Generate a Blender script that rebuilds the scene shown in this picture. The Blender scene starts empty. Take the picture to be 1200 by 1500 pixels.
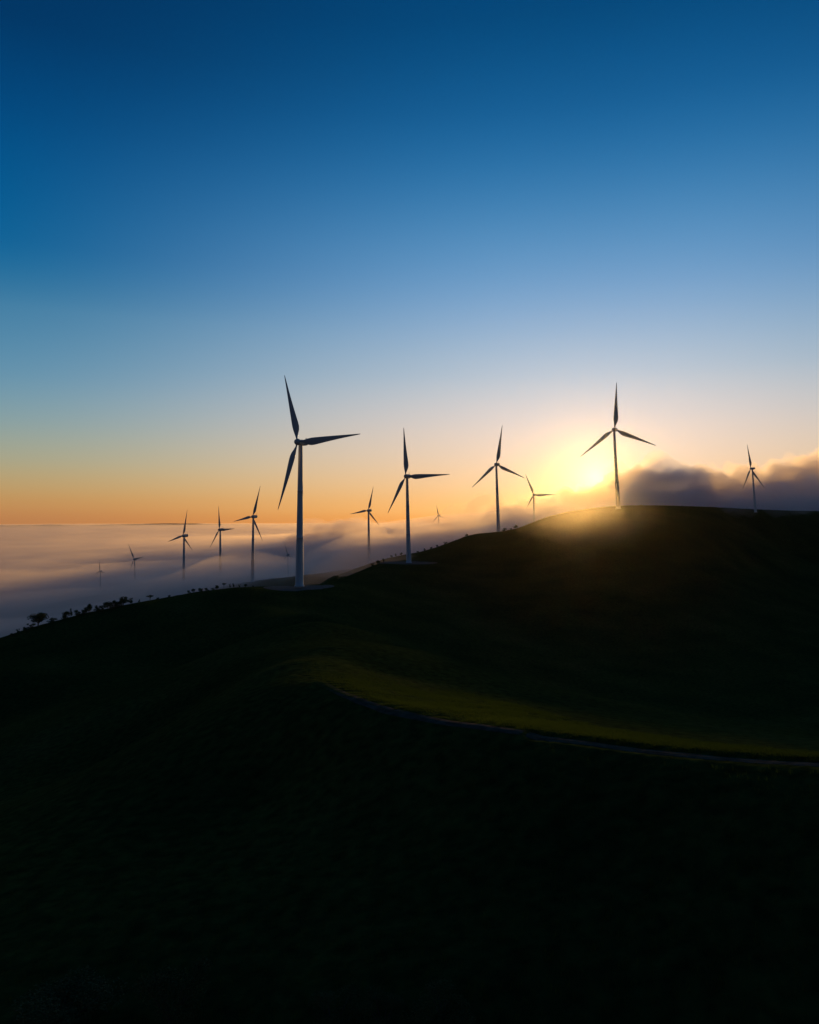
import bpy, bmesh, math, random
import numpy as np
from mathutils import Vector, Matrix, noise
from mathutils.bvhtree import BVHTree

random.seed(7)
rng = np.random.default_rng(11)
S = bpy.context.scene
COL = S.collection
R = math.radians

# ------------------------------------------------------------------ camera
F = 1100.0            # focal length in pixels of a 1200 x 1500 frame
HY = 763.0            # row of the true horizon
PITCH = R(4.0)
PPY = HY - F * math.tan(PITCH)

def P(px, py, D):
    """world point seen at (px, py) at D metres along +Y from the camera"""
    fw = Vector((0, math.cos(PITCH), math.sin(PITCH)))
    up = Vector((0, -math.sin(PITCH), math.cos(PITCH)))
    d = fw * F + Vector((1, 0, 0)) * (px - 600) + up * (PPY - py)
    return d * (D / d.y)

cam = bpy.data.cameras.new('camera')
camo = bpy.data.objects.new('camera', cam)
COL.objects.link(camo)
cam.sensor_fit = 'VERTICAL'
cam.sensor_height = 36
cam.sensor_width = 28.8
cam.lens = F / 1500 * 36
cam.shift_y = -(750 - PPY) / 1500
cam.clip_start = 0.5
cam.clip_end = 60000
camo.rotation_euler = (R(90) + PITCH, 0, 0)
S.camera = camo

# ------------------------------------------------------------------ helpers
def lin(r, g, b):
    f = lambda c: ((c / 255 + 0.055) / 1.055) ** 2.4 if c > 10.3 else c / 255 / 12.92
    return (f(r), f(g), f(b), 1.0)

def tag(o, label=None, cat=None, group=None, kind=None):
    if label: o['label'] = label
    if cat: o['category'] = cat
    if group: o['group'] = group
    if kind: o['kind'] = kind
    return o

def mesh_obj(name, verts, faces, mat, parent=None, smooth=True):
    me = bpy.data.meshes.new(name)
    me.from_pydata([tuple(v) for v in verts], [], [tuple(int(i) for i in f) for f in faces])
    me.update()
    if smooth:
        me.shade_smooth()
    if mat: me.materials.append(mat)
    o = bpy.data.objects.new(name, me)
    COL.objects.link(o)
    if parent: o.parent = parent
    return o

def new_mat(name):
    m = bpy.data.materials.new(name)
    m.use_nodes = True
    nt = m.node_tree
    return m, nt, nt.nodes, nt.links

def ramp(nodes, stops, interp='LINEAR'):
    n = nodes.new('ShaderNodeValToRGB')
    cr = n.color_ramp
    cr.interpolation = interp
    while len(cr.elements) > 1: cr.elements.remove(cr.elements[-1])
    cr.elements[0].position = stops[0][0]; cr.elements[0].color = stops[0][1]
    for p, c in stops[1:]:
        e = cr.elements.new(p); e.color = c
    return n

def fbm(x, y, z, octs, seed=0.0):
    v, a = 0.0, 1.0
    for k in range(octs):
        v += a * noise.noise((x + seed, y - seed * 1.7, z + k * 7.3))
        x *= 2.03; y *= 2.03; z *= 2.03; a *= 0.5
    return v

def smooth01(t):
    t = np.clip(t, 0, 1)
    return t * t * (3 - 2 * t)

class TPS:
    """smooth surface through scattered points"""
    def __init__(self, pts, scale, reg=0.0):
        p = np.array(pts, float)
        self.c = p[:, :2] / scale; self.s = scale
        n = len(p)
        A = np.zeros((n + 3, n + 3))
        A[:n, :n] = self.k(self.c, self.c) + reg * np.eye(n)
        A[:n, n] = 1; A[:n, n + 1:] = self.c
        A[n:, :n] = A[:n, n:].T
        b = np.zeros(n + 3); b[:n] = p[:, 2]
        self.w = np.linalg.solve(A, b)
    @staticmethod
    def k(a, b):
        d2 = ((a[:, None, :] - b[None, :, :]) ** 2).sum(-1)
        return 0.5 * d2 * np.log(d2 + 1e-12)
    def __call__(self, x, y):
        q = np.stack([np.ravel(x), np.ravel(y)], -1) / self.s
        out = np.empty(len(q)); n = len(self.c)
        for i in range(0, len(q), 20000):
            c = q[i:i + 20000]
            out[i:i + 20000] = self.k(c, self.c) @ self.w[:n] + self.w[n] + c @ self.w[n + 1:]
        return out.reshape(np.shape(x))

# ------------------------------------------------------------------ sun and sky
SUN_PX = (872, 699)
sd = P(SUN_PX[0], SUN_PX[1], 1000).normalized()
sun_az = math.atan2(sd.x, sd.y)
sun_el = math.asin(sd.z)
sl = bpy.data.lights.new('sun', 'SUN')
sl.energy = 3.1
sl.angle = R(0.53)
sl.color = (1.0, 0.55, 0.13)
so = bpy.data.objects.new('sun', sl)
COL.objects.link(so)
so.rotation_euler = (-sd).to_track_quat('-Z', 'Y').to_euler()

w = bpy.data.worlds.new('World')
S.world = w
w.use_nodes = True
nt = w.node_tree; N = nt.nodes; L = nt.links
N.clear()
wout = N.new('ShaderNodeOutputWorld')
bg = N.new('ShaderNodeBackground')
L.new(bg.outputs[0], wout.inputs[0])
tc = N.new('ShaderNodeTexCoord')

def vmath(op, a, b=None):
    n = N.new('ShaderNodeVectorMath'); n.operation = op
    for i, v in enumerate((a, b)):
        if v is None: continue
        if isinstance(v, tuple): n.inputs[i].default_value = v
        else: L.new(v, n.inputs[i])
    return n
def math_(op, a, b=None, clamp=False):
    n = N.new('ShaderNodeMath'); n.operation = op; n.use_clamp = clamp
    for i, v in enumerate((a, b)):
        if v is None: continue
        if isinstance(v, (int, float)): n.inputs[i].default_value = v
        else: L.new(v, n.inputs[i])
    return n.outputs[0]
def mixc(fac, a, b, mode='MIX'):
    n = N.new('ShaderNodeMix'); n.data_type = 'RGBA'; n.blend_type = mode
    if isinstance(fac, (int, float)): n.inputs[0].default_value = fac
    else: L.new(fac, n.inputs[0])
    for i, v in ((6, a), (7, b)):
        if isinstance(v, tuple): n.inputs[i].default_value = v
        else: L.new(v, n.inputs[i])
    return n.outputs[2]

dirn = vmath('NORMALIZE', tc.outputs['Generated']).outputs[0]
sep = N.new('ShaderNodeSeparateXYZ'); L.new(dirn, sep.inputs[0])
elev = math_('MULTIPLY', math_('ARCSINE', sep.outputs[2]), 180 / math.pi)
epos = math_('DIVIDE', elev, 90.0, clamp=True)
flat = vmath('NORMALIZE', vmath('MULTIPLY', dirn, (1, 1, 0)).outputs[0]).outputs[0]
cosaz = vmath('DOT_PRODUCT', flat, (math.sin(sun_az), math.cos(sun_az), 0)).outputs['Value']
daz = math_('MULTIPLY', math_('ARCCOSINE', math_('MINIMUM', cosaz, 0.99999)), 180 / math.pi)
cosg = vmath('DOT_PRODUCT', dirn, tuple(sd)).outputs['Value']
gam = math_('MULTIPLY', math_('ARCCOSINE', math_('MINIMUM', cosg, 0.999999)), 180 / math.pi)

near = ramp(N, [(e / 90, lin(*c)) for e, c in [
    (0.0, (246, 160, 80)), (0.7, (250, 178, 92)), (2.6, (246, 198, 142)), (5.0, (234, 206, 180)), (7.7, (216, 205, 200)),
    (11.0, (176, 193, 206)), (16.0, (120, 163, 204)), (20.6, (82, 142, 190)), (25.0, (42, 116, 170)),
    (29.3, (16, 93, 149)), (34.9, (0, 70, 121)), (45, (0, 52, 98)), (60, (0, 38, 78)), (90, (0, 28, 62))]], 'B_SPLINE')
far = ramp(N, [(e / 90, lin(*c)) for e, c in [
    (0.0, (184, 122, 76)), (0.9, (194, 138, 82)), (2.2, (190, 155, 100)), (4.1, (168, 166, 134)), (6.8, (132, 160, 164)),
    (10.0, (95, 145, 174)), (14.4, (62, 124, 162)), (16.5, (32, 109, 155)), (18.6, (4, 97, 150)),
    (22.6, (0, 85, 140)), (26.5, (0, 72, 126)), (31.7, (0, 52, 98)), (45, (0, 38, 76)), (60, (0, 29, 60)), (90, (0, 22, 50))]], 'B_SPLINE')
back = ramp(N, [(e / 90, lin(*c)) for e, c in [
    (0.0, (70, 62, 74)), (6, (62, 66, 84)), (15, (34, 62, 90)), (30, (0, 42, 72)), (90, (0, 22, 50))]], 'B_SPLINE')
for r_ in (near, far, back): L.new(epos, r_.inputs[0])
mr = N.new('ShaderNodeMapRange'); mr.interpolation_type = 'SMOOTHSTEP'
mr.inputs[1].default_value = 4; mr.inputs[2].default_value = 46
L.new(daz, mr.inputs[0])
mr2 = N.new('ShaderNodeMapRange'); mr2.interpolation_type = 'SMOOTHSTEP'
mr2.inputs[1].default_value = 42; mr2.inputs[2].default_value = 120
L.new(daz, mr2.inputs[0])
sky = mixc(mr2.outputs[0], mixc(mr.outputs[0], near.outputs[0], far.outputs[0]), back.outputs[0])
# the bright air round the sun: a wide and a tight aureole, by true angle from the sun
def aureole(col, width, power):
    g = math_('EXPONENT', math_('MULTIPLY', math_('POWER', math_('DIVIDE', gam, width), power), -1.0))
    return mixc(1.0, (0, 0, 0, 1), vmath('SCALE', tuple(col)).outputs[0]) if False else (g, col)
tot = sky
for col, width, power in (((0.11, 0.085, 0.085), 9.5, 1.9), ((0.55, 0.46, 0.24), 1.25, 1.3)):
    g, c = aureole(col, width, power)
    v = N.new('ShaderNodeVectorMath'); v.operation = 'SCALE'
    v.inputs[0].default_value = c; L.new(g, v.inputs['Scale'])
    tot = vmath('ADD', tot, v.outputs[0]).outputs[0]
# physical sky for the same sun, a small share of the whole
st = N.new('ShaderNodeTexSky'); st.sky_type = 'NISHITA'; st.sun_disc = False
st.sun_elevation = sun_el; st.sun_rotation = sun_az
st.altitude = 300; st.air_density = 1.0; st.dust_density = 1.0; st.ozone_density = 2.0
v = N.new('ShaderNodeVectorMath'); v.operation = 'SCALE'
L.new(st.outputs[0], v.inputs[0]); v.inputs['Scale'].default_value = 0.0015
tot = vmath('ADD', tot, v.outputs[0]).outputs[0]
L.new(tot, bg.inputs[0])
bg.inputs[1].default_value = 1.0

# ------------------------------------------------------------------ turbine table
# base, tower top, hub and three blade tips as seen in the frame, distance, yaw, label
TB = [
 dict(b=(438.7, 858), t=(440.4, 655), h=(437.5, 648.5), k=[(418, 550), (533, 642), (408, 747)], D=423, yaw=25,
      label='nearest and tallest white wind turbine on a gravel pad at the ridge end'),
 dict(b=(599, 824), t=(596.4, 700), h=(594.5, 698), k=[(592, 627), (658, 697), (568.5, 752)], D=640, yaw=25,
      label='second nearest white wind turbine on a gravel pad, one blade level to the right'),
 dict(b=(730.5, 781), t=(727.2, 684), h=(726.8, 680.5), k=[(735, 624), (764, 702), (694, 713)], D=786, yaw=38,
      label='wind turbine on the hill shoulder with its tower foot in bright mist'),
 dict(b=(906, 745), t=(899.8, 633), h=(899, 629.5), k=[(901, 562), (948, 657), (857, 667)], D=700, yaw=38,
      label='wind turbine on the rounded hilltop right beside the rising sun'),
 dict(b=(1107, 750), t=(1102.4, 690), h=(1099.3, 686.5), k=[(1095.5, 650), (1110.5, 717), (1095, 716)], D=850, yaw=68,
      label='wind turbine seen nearly edge on in front of the dark cloud bank'),
 dict(b=(783.5, 800), t=(782, 727), h=(781.2, 725), k=[(770, 694), (812, 725), (771, 746)], D=1375, yaw=25,
      label='wind turbine rising from golden mist behind the hill, left of the sun'),
 dict(b=(644, 815), t=(642.6, 757), h=(642, 755.5), k=[(639.5, 740), (655.5, 759.5), (632.5, 767)], D=2500, yaw=30,
      label='tiny hazy wind turbine beyond the slope between second and third turbines'),
 dict(b=(541, 830), t=(540, 750), h=(539.5, 748), k=[(548, 713), (512, 753), (557, 770)], D=1230, yaw=36,
      label='wind turbine half sunk in mist between the two nearest turbines'),
 dict(b=(370, 852), t=(371.2, 760), h=(371, 757), k=[(385, 712), (338, 764), (389, 792)], D=1000, yaw=36,
      label='largest and rightmost of the three fog turbines left of the nearest turbine'),
 dict(b=(323, 860), t=(322.8, 779), h=(322.3, 776), k=[(321.5, 741), (350, 774), (306, 802)], D=1257, yaw=36,
      label='middle of the three larger fog turbines, one blade straight up and one level'),
 dict(b=(269, 875), t=(269.8, 788), h=(269.3, 785), k=[(278, 747), (241, 794), (288, 806)], D=1190, yaw=36,
      label='leftmost of the three larger fog turbines, standing above the ridge trees'),
 dict(b=(197.5, 870), t=(197.6, 821), h=(197, 819), k=[(187, 797), (216, 815), (190, 836)], D=1450, yaw=32,
      label='small wind turbine low in the fog with upper blade leaning left'),
 dict(b=(147.5, 872), t=(147.2, 838), h=(146.8, 836.5), k=[(146.3, 820), (159, 838.5), (137.5, 842.5)], D=1250, yaw=38,
      label='faintest turbine at far left with only its rotor above the fog'),
 dict(b=(422.5, 852), t=(421.8, 814), h=(421.4, 812.5), k=[(417, 796), (431.5, 817.5), (413.5, 823.5)], D=1300, yaw=38,
      label='tiny faint turbine in dark mist just left of the nearest tower'),
]
for t in TB:
    t['wb'] = P(*t['b'], t['D'])

# ------------------------------------------------------------------ terrain
ctl = [  # (px, py, D): what the ground passes through
 # ridge on the left
 (-130, 985, 310), (-60, 955, 320), (0, 938, 330), (60, 918, 350), (130, 899, 365), (200, 884, 385), (245, 876, 395), (290, 867, 405), (345, 860, 415), (395, 858, 422),
 (440, 859, 423), (490, 853, 470), (530, 836, 550), (562, 825, 610), (599, 824, 640),
 (640, 803, 710), (690, 787, 760), (730, 781, 786), (765, 771, 775), (800, 758, 745), (855, 748, 705), (906, 744, 700), (960, 741, 720), (1030, 743, 775), (1107, 748, 850),
 (1200, 749, 900), (1320, 752, 930), (1450, 760, 930),
 # hazy far spur behind the first saddle
 (618, 810, 760), (580, 817, 810), (540, 826, 850), (500, 841, 880), (465, 852, 900),
 (530, 842, 680), (575, 832, 705), (490, 862, 690), 
 # near spur: crest, track
 (1450, 1118, 67.0), (1200, 1101, 69.2), (1000, 1083, 76.4), (850, 1062, 84.4), (700, 1030, 99.7), (560, 985, 125.2), (470, 948, 139.8),
 (1450, 1122, 53.3), (1200, 1113, 56.6), (1000, 1099, 61.8), (850, 1081, 67.0), (700, 1063, 72.2), (580, 1042, 78.7), (520, 1022, 85.2), (470, 1000, 96.9), (435, 968, 120.2),
 # slope below the track, towards the camera
 (1450, 1300, 42), (1200, 1300, 44), (900, 1250, 52), (600, 1200, 62), (400, 1150, 76), (600, 1350, 48.6), (600, 1500, 40), (1200, 1500, 37), (0, 1500, 44), (0, 1300, 62), (200, 1100, 128),
 (0, 1100, 150), (200, 1000, 220), (330, 960, 260), (200, 940, 300), (0, 1000, 240), (-150, 1100, 200),
 # saddle towards the first turbine
 (458, 912, 225), (455, 900, 290), (445, 878, 370), (520, 915, 320), (560, 880, 420), (600, 855, 520),
 # valley behind the spur and the big slope
 (620, 965, 270), (750, 1010, 225), (850, 1046, 215), (1000, 1060, 210), (1200, 1082, 200), (1450, 1090, 200), (850, 1000, 310), (850, 950, 390), (850, 900, 460), (850, 850, 540), (850, 800, 620),
 (700, 950, 350), (700, 900, 450), (700, 850, 570), (700, 815, 660), (1150, 1000, 330), (1150, 920, 470), (1150, 850, 640), (1150, 800, 820), (1000, 900, 470), (1000, 820, 590), (1000, 770, 670), (1380, 950, 430), (1380, 850, 650),
]
pts = [tuple(P(*c)) for c in ctl]
# the strip between track and crest falls gently away from the viewer
for (a_, b_) in [((1450, 1122, 53.3), (1450, 1118, 67.0)), ((1200, 1113, 56.5), (1200, 1101, 69.2)), ((1000, 1099, 61.8), (1000, 1083, 76.4)), ((850, 1081, 66.9), (850, 1062, 84.4)), ((700, 1063, 72.1), (700, 1030, 99.7)), ((580, 1042, 78.6), (590, 998, 120))]:
    A_, B_ = P(*a_), P(*b_)
    for t_ in (0.2, 0.5, 0.75):
        pts.append(tuple(A_.lerp(B_, t_) + Vector((0, 0, 0.25 * t_ * (1 - t_)))))
# ground hidden beyond the ridge and round the camera
pts += [(-250, 600, -105), (-120, 620, -95), (-60, 700, -80), (-500, 480, -120), (-400, 300, -85), (60, 1000, -75), (180, 1020, -55), (260, 980, -30), (420, 1250, -40), (800, 1500, -60),
        (-700, 1500, -190), (-900, 700, -190), (-700, 100, -110), (0, 20, -36), (-60, 20, -40), (60, 15, -34), (0, -100, -60), (-200, -100, -80), (250, -50, -50), (300, 100, -32), (600, 300, -60),
        (500, 1500, -60), (0, 1500, -120), (850, 860, 0), (1100, 1000, -20), (1100, 500, -50), (900, -200, -90), (-900, -300, -180),
        (-1800, 2000, -220), (0, 2300, -190), (1800, 2300, -140), (-2200, 0, -230), (2200, 500, -140), (0, -1500, -220), (-1200, 2800, -240), (1200, 3000, -200)]
for t in TB[5:]:
    b = t['wb']; pts.append((b.x, b.y, b.z))
H0 = TPS(pts, 400.0, reg=2e-5)

TRACK = [P(px, py, D) for px, py, D in [(1500, 1125, 51.35), (1350, 1119, 53.62), (1200, 1113, 56.55), (1100, 1107, 59.15), (1000, 1099, 61.75), (925, 1090, 64.35), (850, 1081, 66.95), (775, 1072, 69.55), (700, 1063, 72.15),
         (640, 1054, 75.40), (580, 1042, 78.65), (550, 1033, 81.90), (520, 1022, 85.15), (495, 1012, 90.35), (470, 1000, 96.85), (450, 984, 107.25), (435, 968, 120.25), (426, 958, 130.00)]]
def resample(poly, step):
    out = []
    n = len(poly)
    for i in range(n - 1):
        p0, p1, p2, p3 = poly[max(i - 1, 0)], poly[i], poly[i + 1], poly[min(i + 2, n - 1)]
        k = max(2, int((p2 - p1).length / step))
        for j in range(k):
            t = j / k
            out.append(0.5 * (2 * p1 + (p2 - p0) * t + (2 * p0 - 5 * p1 + 4 * p2 - p3) * t * t + (3 * p1 - p0 - 3 * p2 + p3) * t ** 3))
    out.append(poly[-1])
    return out
TRK = resample(TRACK, 1.0)
TRK2 = np.array([(p.x, p.y) for p in TRK])

PADS = [(TB[0]['wb'], 19.5), (TB[1]['wb'], 24.0), (TB[2]['wb'], 12.0), (TB[3]['wb'], 12.0), (TB[4]['wb'], 10.0)]


na, nr = 620, 520
az = np.concatenate([np.linspace(-100, -36, 60, endpoint=False), np.linspace(-36, 36, na), np.linspace(36, 100, 61)[1:]]) * math.pi / 180
rad = np.concatenate([np.geomspace(9, 1500, nr), np.geomspace(1500, 9600, 61)[1:]])
AZ, RD = np.meshgrid(az, rad)
X = RD * np.sin(AZ); Y = RD * np.cos(AZ)
def ground(X, Y):
    r = np.hypot(X, Y)
    z = H0(X, Y)
    far_ = smooth01((r - 1700) / 1300)
    z = z * (1 - far_) + far_ * (-235)
    return np.maximum(z, -240)
Z = ground(X, Y)
# uneven ground
flatx, flaty, flatr = X.ravel(), Y.ravel(), RD.ravel()
nz = np.empty(len(flatx))
for i in range(len(flatx)):
    x, y, r = flatx[i], flaty[i], flatr[i]
    v = 1.3 * noise.noise((x / 55, y / 55, 3.1)) * min(1, max(.0, r - 40) / 300)
    if r < 1500:
        v += 0.75 * noise.noise((x / 17, y / 23, 8.7)) * min(1, max(0.0, r - 60) / 260)
        v += (0.035 + 0.28 * min(1, max(0, r - 150) / 300)) * fbm(x / 6.0, y / 6.0, 0.0, 2, 4.0)
    nz[i] = v
Z = Z + nz.reshape(Z.shape)
# turning pads are levelled, the track is cut into the slope
for c, rp in PADS:
    d = np.hypot(X - c.x, Y - c.y)
    k = smooth01((rp * 1.7 - d) / (rp * 0.7))
    Z = Z * (1 - k) + (c.z - 0.1) * k
dm = np.full(X.shape, 1e9)
sel = (np.hypot(X, Y) < 430)
xs, ys = X[sel], Y[sel]
dd = np.full(len(xs), 1e9)
for i in range(0, len(TRK2) - 74, 8):
    q = TRK2[i:i + 8]
    dd = np.minimum(dd, np.sqrt((xs[:, None] - q[None, :, 0]) ** 2 + (ys[:, None] - q[None, :, 1]) ** 2).min(1))
dm[sel] = dd
Z = Z - 0.32 * smooth01((1.7 - dm) / 0.8)

# settle the crest so that the skyline runs where the photograph has it
SKYL = np.array([(-200, 1010), (-60, 955), (0, 937), (60, 917), (130, 898), (200, 883.5), (245, 875.5), (290, 867), (345, 860.5), (395, 858.5), (440, 858), (475, 855), (505, 846), (530, 835.5), (550, 827), (566, 822), (572, 817), (580, 815), (590, 813),
                 (615, 808.5), (640, 801.5), (660, 794), (685, 784.5), (700, 781.5), (730, 779), (755, 774.5), (765, 771), (800, 757.5), (830, 750), (860, 745.5), (885, 742.5), (906, 741), (935, 740), (980, 740.5), (1040, 742.5), (1060, 743.5), (1107, 746), (1160, 748), (1200, 748.5), (1320, 752), (1450, 760)], float)
RMAX = np.array([(-200, 480), (245, 520), (300, 520), (440, 560), (500, 640), (555, 700), (566, 720), (572, 1000), (900, 1000), (1050, 1050), (1107, 1150), (1450, 1300)], float)
colpx = 600 + F * np.tan(az)                       # pixel column of every grid column near the horizon
for it in range(3):
    ERR = np.zeros(len(az)); KK = np.zeros(len(az), int)
    for j in range(len(az)):
        if not (-190 < colpx[j] < 1440): continue
        d = np.stack([np.zeros(len(rad)), np.full(len(rad), math.cos(az[j])), np.zeros(len(rad))], -1)
        yy = rad * math.cos(az[j])
        # row in the frame
        vy = yy * math.cos(PITCH) + Z[:, j] * math.sin(PITCH)
        vz = -yy * math.sin(PITCH) + Z[:, j] * math.cos(PITCH)
        row = PPY - F * vz / vy
        m_ = (rad > 235) & (rad < np.interp(colpx[j], RMAX[:, 0], RMAX[:, 1]))
        rr_ = np.where(m_, row, 1e9)
        k = int(rr_.argmin())
        err = rr_[k] - np.interp(colpx[j], SKYL[:, 0], SKYL[:, 1])
        ERR[j] = err; KK[j] = k
    ker = np.hanning(13)[1:-1]; ker /= ker.sum()
    ERR = np.convolve(ERR, ker, 'same')
    for j in range(len(az)):
        k = KK[j]
        if k == 0: continue
        sg = 0.16 * rad[k]
        Z[:, j] += ERR[j] * rad[k] * math.cos(az[j]) / F * 0.9 * np.exp(-((rad - rad[k]) / sg) ** 2)

nA, nR = len(az), len(rad)
V = np.stack([X.ravel(), Y.ravel(), Z.ravel()], -1)
idx = np.arange(nA * nR).reshape(nR, nA)
FQ = np.stack([idx[:-1, :-1], idx[:-1, 1:], idx[1:, 1:], idx[1:, :-1]], -1).reshape(-1, 4)

def np_mesh(name, V, FQ, mat, smooth=True):
    me = bpy.data.meshes.new(name)
    me.vertices.add(len(V)); me.vertices.foreach_set('co', np.ascontiguousarray(V, np.float32).ravel())
    me.loops.add(FQ.size); me.loops.foreach_set('vertex_index', np.ascontiguousarray(FQ, np.int32).ravel())
    k = FQ.shape[1]
    me.polygons.add(len(FQ)); me.polygons.foreach_set('loop_start', np.arange(0, FQ.size, k, dtype=np.int32))
    me.update(calc_edges=True); me.validate()
    if smooth: me.shade_smooth()
    me.materials.append(mat)
    o = bpy.data.objects.new(name, me); COL.objects.link(o)
    return o

# grass-covered ground
m_grass, gnt, gn, gl = new_mat('hill_grass')
pb = gn['Principled BSDF']
pb.inputs['Roughness'].default_value = 0.95
pb.inputs['Specular IOR Level'].default_value = 0.0
geo = gn.new('ShaderNodeNewGeometry')
n1 = gn.new('ShaderNodeTexNoise'); n1.inputs['Scale'].default_value = 0.03; n1.inputs['Detail'].default_value = 6
n2 = gn.new('ShaderNodeTexNoise'); n2.inputs['Scale'].default_value = 0.8; n2.inputs['Detail'].default_value = 5
for n_ in (n1, n2): gl.new(geo.outputs['Position'], n_.inputs['Vector'])
r1 = ramp(gn, [(0.3, (0.030, 0.046, 0.014, 1)), (0.55, (0.050, 0.066, 0.018, 1)), (0.75, (0.075, 0.080, 0.026, 1))])
gl.new(n1.outputs[0], r1.inputs[0])
r2 = ramp(gn, [(0.3, (0.5, 0.5, 0.5, 1)), (0.7, (1.35, 1.3, 1.1, 1))])
gl.new(n2.outputs[0], r2.inputs[0])
mx = gn.new('ShaderNodeMix'); mx.data_type = 'RGBA'; mx.blend_type = 'MULTIPLY'; mx.inputs[0].default_value = 1
gl.new(r1.outputs[0], mx.inputs[6]); gl.new(r2.outputs[0], mx.inputs[7])
gl.new(mx.outputs[2], pb.inputs['Base Color'])
bp = gn.new('ShaderNodeBump'); bp.inputs['Strength'].default_value = 0.55; bp.inputs['Distance'].default_value = 0.5
gl.new(n2.outputs[0], bp.inputs['Height']); gl.new(bp.outputs[0], pb.inputs['Normal'])

terrain = np_mesh('hill_terrain', V, FQ, m_grass)
tag(terrain, kind='structure')
# a BVH of the part of the ground that things stand on
keepR = int(np.searchsorted(rad, 2600))
bvh = BVHTree.FromPolygons([Vector(v) for v in V[:keepR * nA]], FQ[:(keepR - 1) * (nA - 1)].tolist())
def gz(x, y):
    h = bvh.ray_cast(Vector((x, y, 500)), Vector((0, 0, -1)))
    return h[0].z if h[0] else -235.0
def ray_ground(px, py):
    """where the sight line through (px, py) meets the ground"""
    d = P(px, py, 100).normalized()
    return bvh.ray_cast(Vector((0, 0, 0)), d)[0]

# ------------------------------------------------------------------ track and pads
def dirt_mat(name, c0, c1, sc):
    m, nt_, nn, ll = new_mat(name)
    p = nn['Principled BSDF']; p.inputs['Roughness'].default_value = 0.95; p.inputs['Specular IOR Level'].default_value = 0.0
    g = nn.new('ShaderNodeNewGeometry')
    a = nn.new('ShaderNodeTexNoise'); a.inputs['Scale'].default_value = sc; a.inputs['Detail'].default_value = 8
    ll.new(g.outputs['Position'], a.inputs['Vector'])
    r_ = ramp(nn, [(0.35, c0), (0.65, c1)]); ll.new(a.outputs[0], r_.inputs[0]); ll.new(r_.outputs[0], p.inputs['Base Color'])
    b = nn.new('ShaderNodeBump'); b.inputs['Strength'].default_value = 0.4; b.inputs['Distance'].default_value = 0.15
    ll.new(a.outputs[0], b.inputs['Height']); ll.new(b.outputs[0], p.inputs['Normal'])
    return m
m_dirt = dirt_mat('track_dirt', (0.060, 0.050, 0.038, 1), (0.115, 0.098, 0.075, 1), 0.9)
m_gravel = dirt_mat('pad_gravel', (0.12, 0.105, 0.09, 1), (0.22, 0.20, 0.175, 1), 1.6)

vs, fs, wear = [], [], []
nw = 9
for i, p in enumerate(TRK[:-32]):
    a = TRK[max(i - 1, 0)]; b = TRK[min(i + 1, len(TRK) - 1)]
    t = Vector((b.x - a.x, b.y - a.y, 0)).normalized(); nrm = Vector((-t.y, t.x, 0))
    hw = 0.85 + 0.14 * noise.noise((i * 0.21, 0, 5))
    for j in range(nw):
        q = (j / (nw - 1) * 2 - 1)
        x, y = p.x + nrm.x * hw * q, p.y + nrm.y * hw * q
        rut = -0.05 * (math.exp(-((abs(q) - 0.55) / 0.18) ** 2))
        vs.append((x, y, gz(x, y) + 0.07 + rut - (0.16 if j in (0, nw - 1) else 0)))
        wear.append(max(0.0, 1 - (abs(q) / 0.98) ** 6) * (1 - 0.6 * math.exp(-(q / 0.22) ** 2)) * min(1.0, (len(TRK) - 33 - i) / 22))
    if i:
        k = (i - 1) * nw
        for j in range(nw - 1):
            fs.append((k + j, k + j + 1, k + nw + j + 1, k + nw + j))
track = mesh_obj('dirt_track', vs, fs, m_dirt)
tag(track, kind='structure')
at_ = track.data.attributes.new('wear', 'FLOAT', 'POINT')
at_.data.foreach_set('value', wear)
tn, tl = m_dirt.node_tree.nodes, m_dirt.node_tree.links
an_ = tn.new('ShaderNodeAttribute'); an_.attribute_name = 'wear'
nn_ = tn.new('ShaderNodeTexNoise'); nn_.inputs['Scale'].default_value = 1.5; nn_.inputs['Detail'].default_value = 6
gg_ = tn.new('ShaderNodeNewGeometry'); tl.new(gg_.outputs['Position'], nn_.inputs['Vector'])
ad_ = tn.new('ShaderNodeMath'); ad_.operation = 'ADD'; tl.new(an_.outputs['Fac'], ad_.inputs[0]); tl.new(nn_.outputs[0], ad_.inputs[1])
rr2 = ramp(tn, [(0.62, (0, 0, 0, 1)), (0.95, (1, 1, 1, 1))]); tl.new(ad_.outputs[0], rr2.inputs[0])
mm_ = tn.new('ShaderNodeMix'); mm_.data_type = 'RGBA'; mm_.inputs[6].default_value = (0.046, 0.061, 0.017, 1)
tl.new(rr2.outputs[0], mm_.inputs[0])
old = tn['Principled BSDF'].inputs['Base Color'].links[0].from_socket
tl.new(old, mm_.inputs[7]); tl.new(mm_.outputs[2], tn['Principled BSDF'].inputs['Base Color'])

for (c, rp) in PADS[:2]:
    vs, fs = [], []
    rings, seg = 8, 72
    vs.append((c.x, c.y, gz(c.x, c.y) + 0.12))
    for i in range(1, rings + 1):
        for s in range(seg):
            a = 2 * math.pi * s / seg
            rr = rp * i / rings * (1 + (0.05 * noise.noise((math.cos(a) * 1.5, math.sin(a) * 1.5, rp)) if i == rings else 0))
            x, y = c.x + rr * math.cos(a), c.y + rr * math.sin(a)
            vs.append((x, y, gz(x, y) + 0.12 + 0.03 * noise.noise((x, y, 0))))
    for s in range(seg):
        fs.append((0, 1 + s, 1 + (s + 1) % seg))
    for i in range(rings - 1):
        for s in range(seg):
            a, b = 1 + i * seg + s, 1 + i * seg + (s + 1) % seg
            fs.append((a, a + seg, b + seg, b))
    tag(mesh_obj('gravel_ground', vs, fs, m_gravel), kind='structure')

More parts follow.
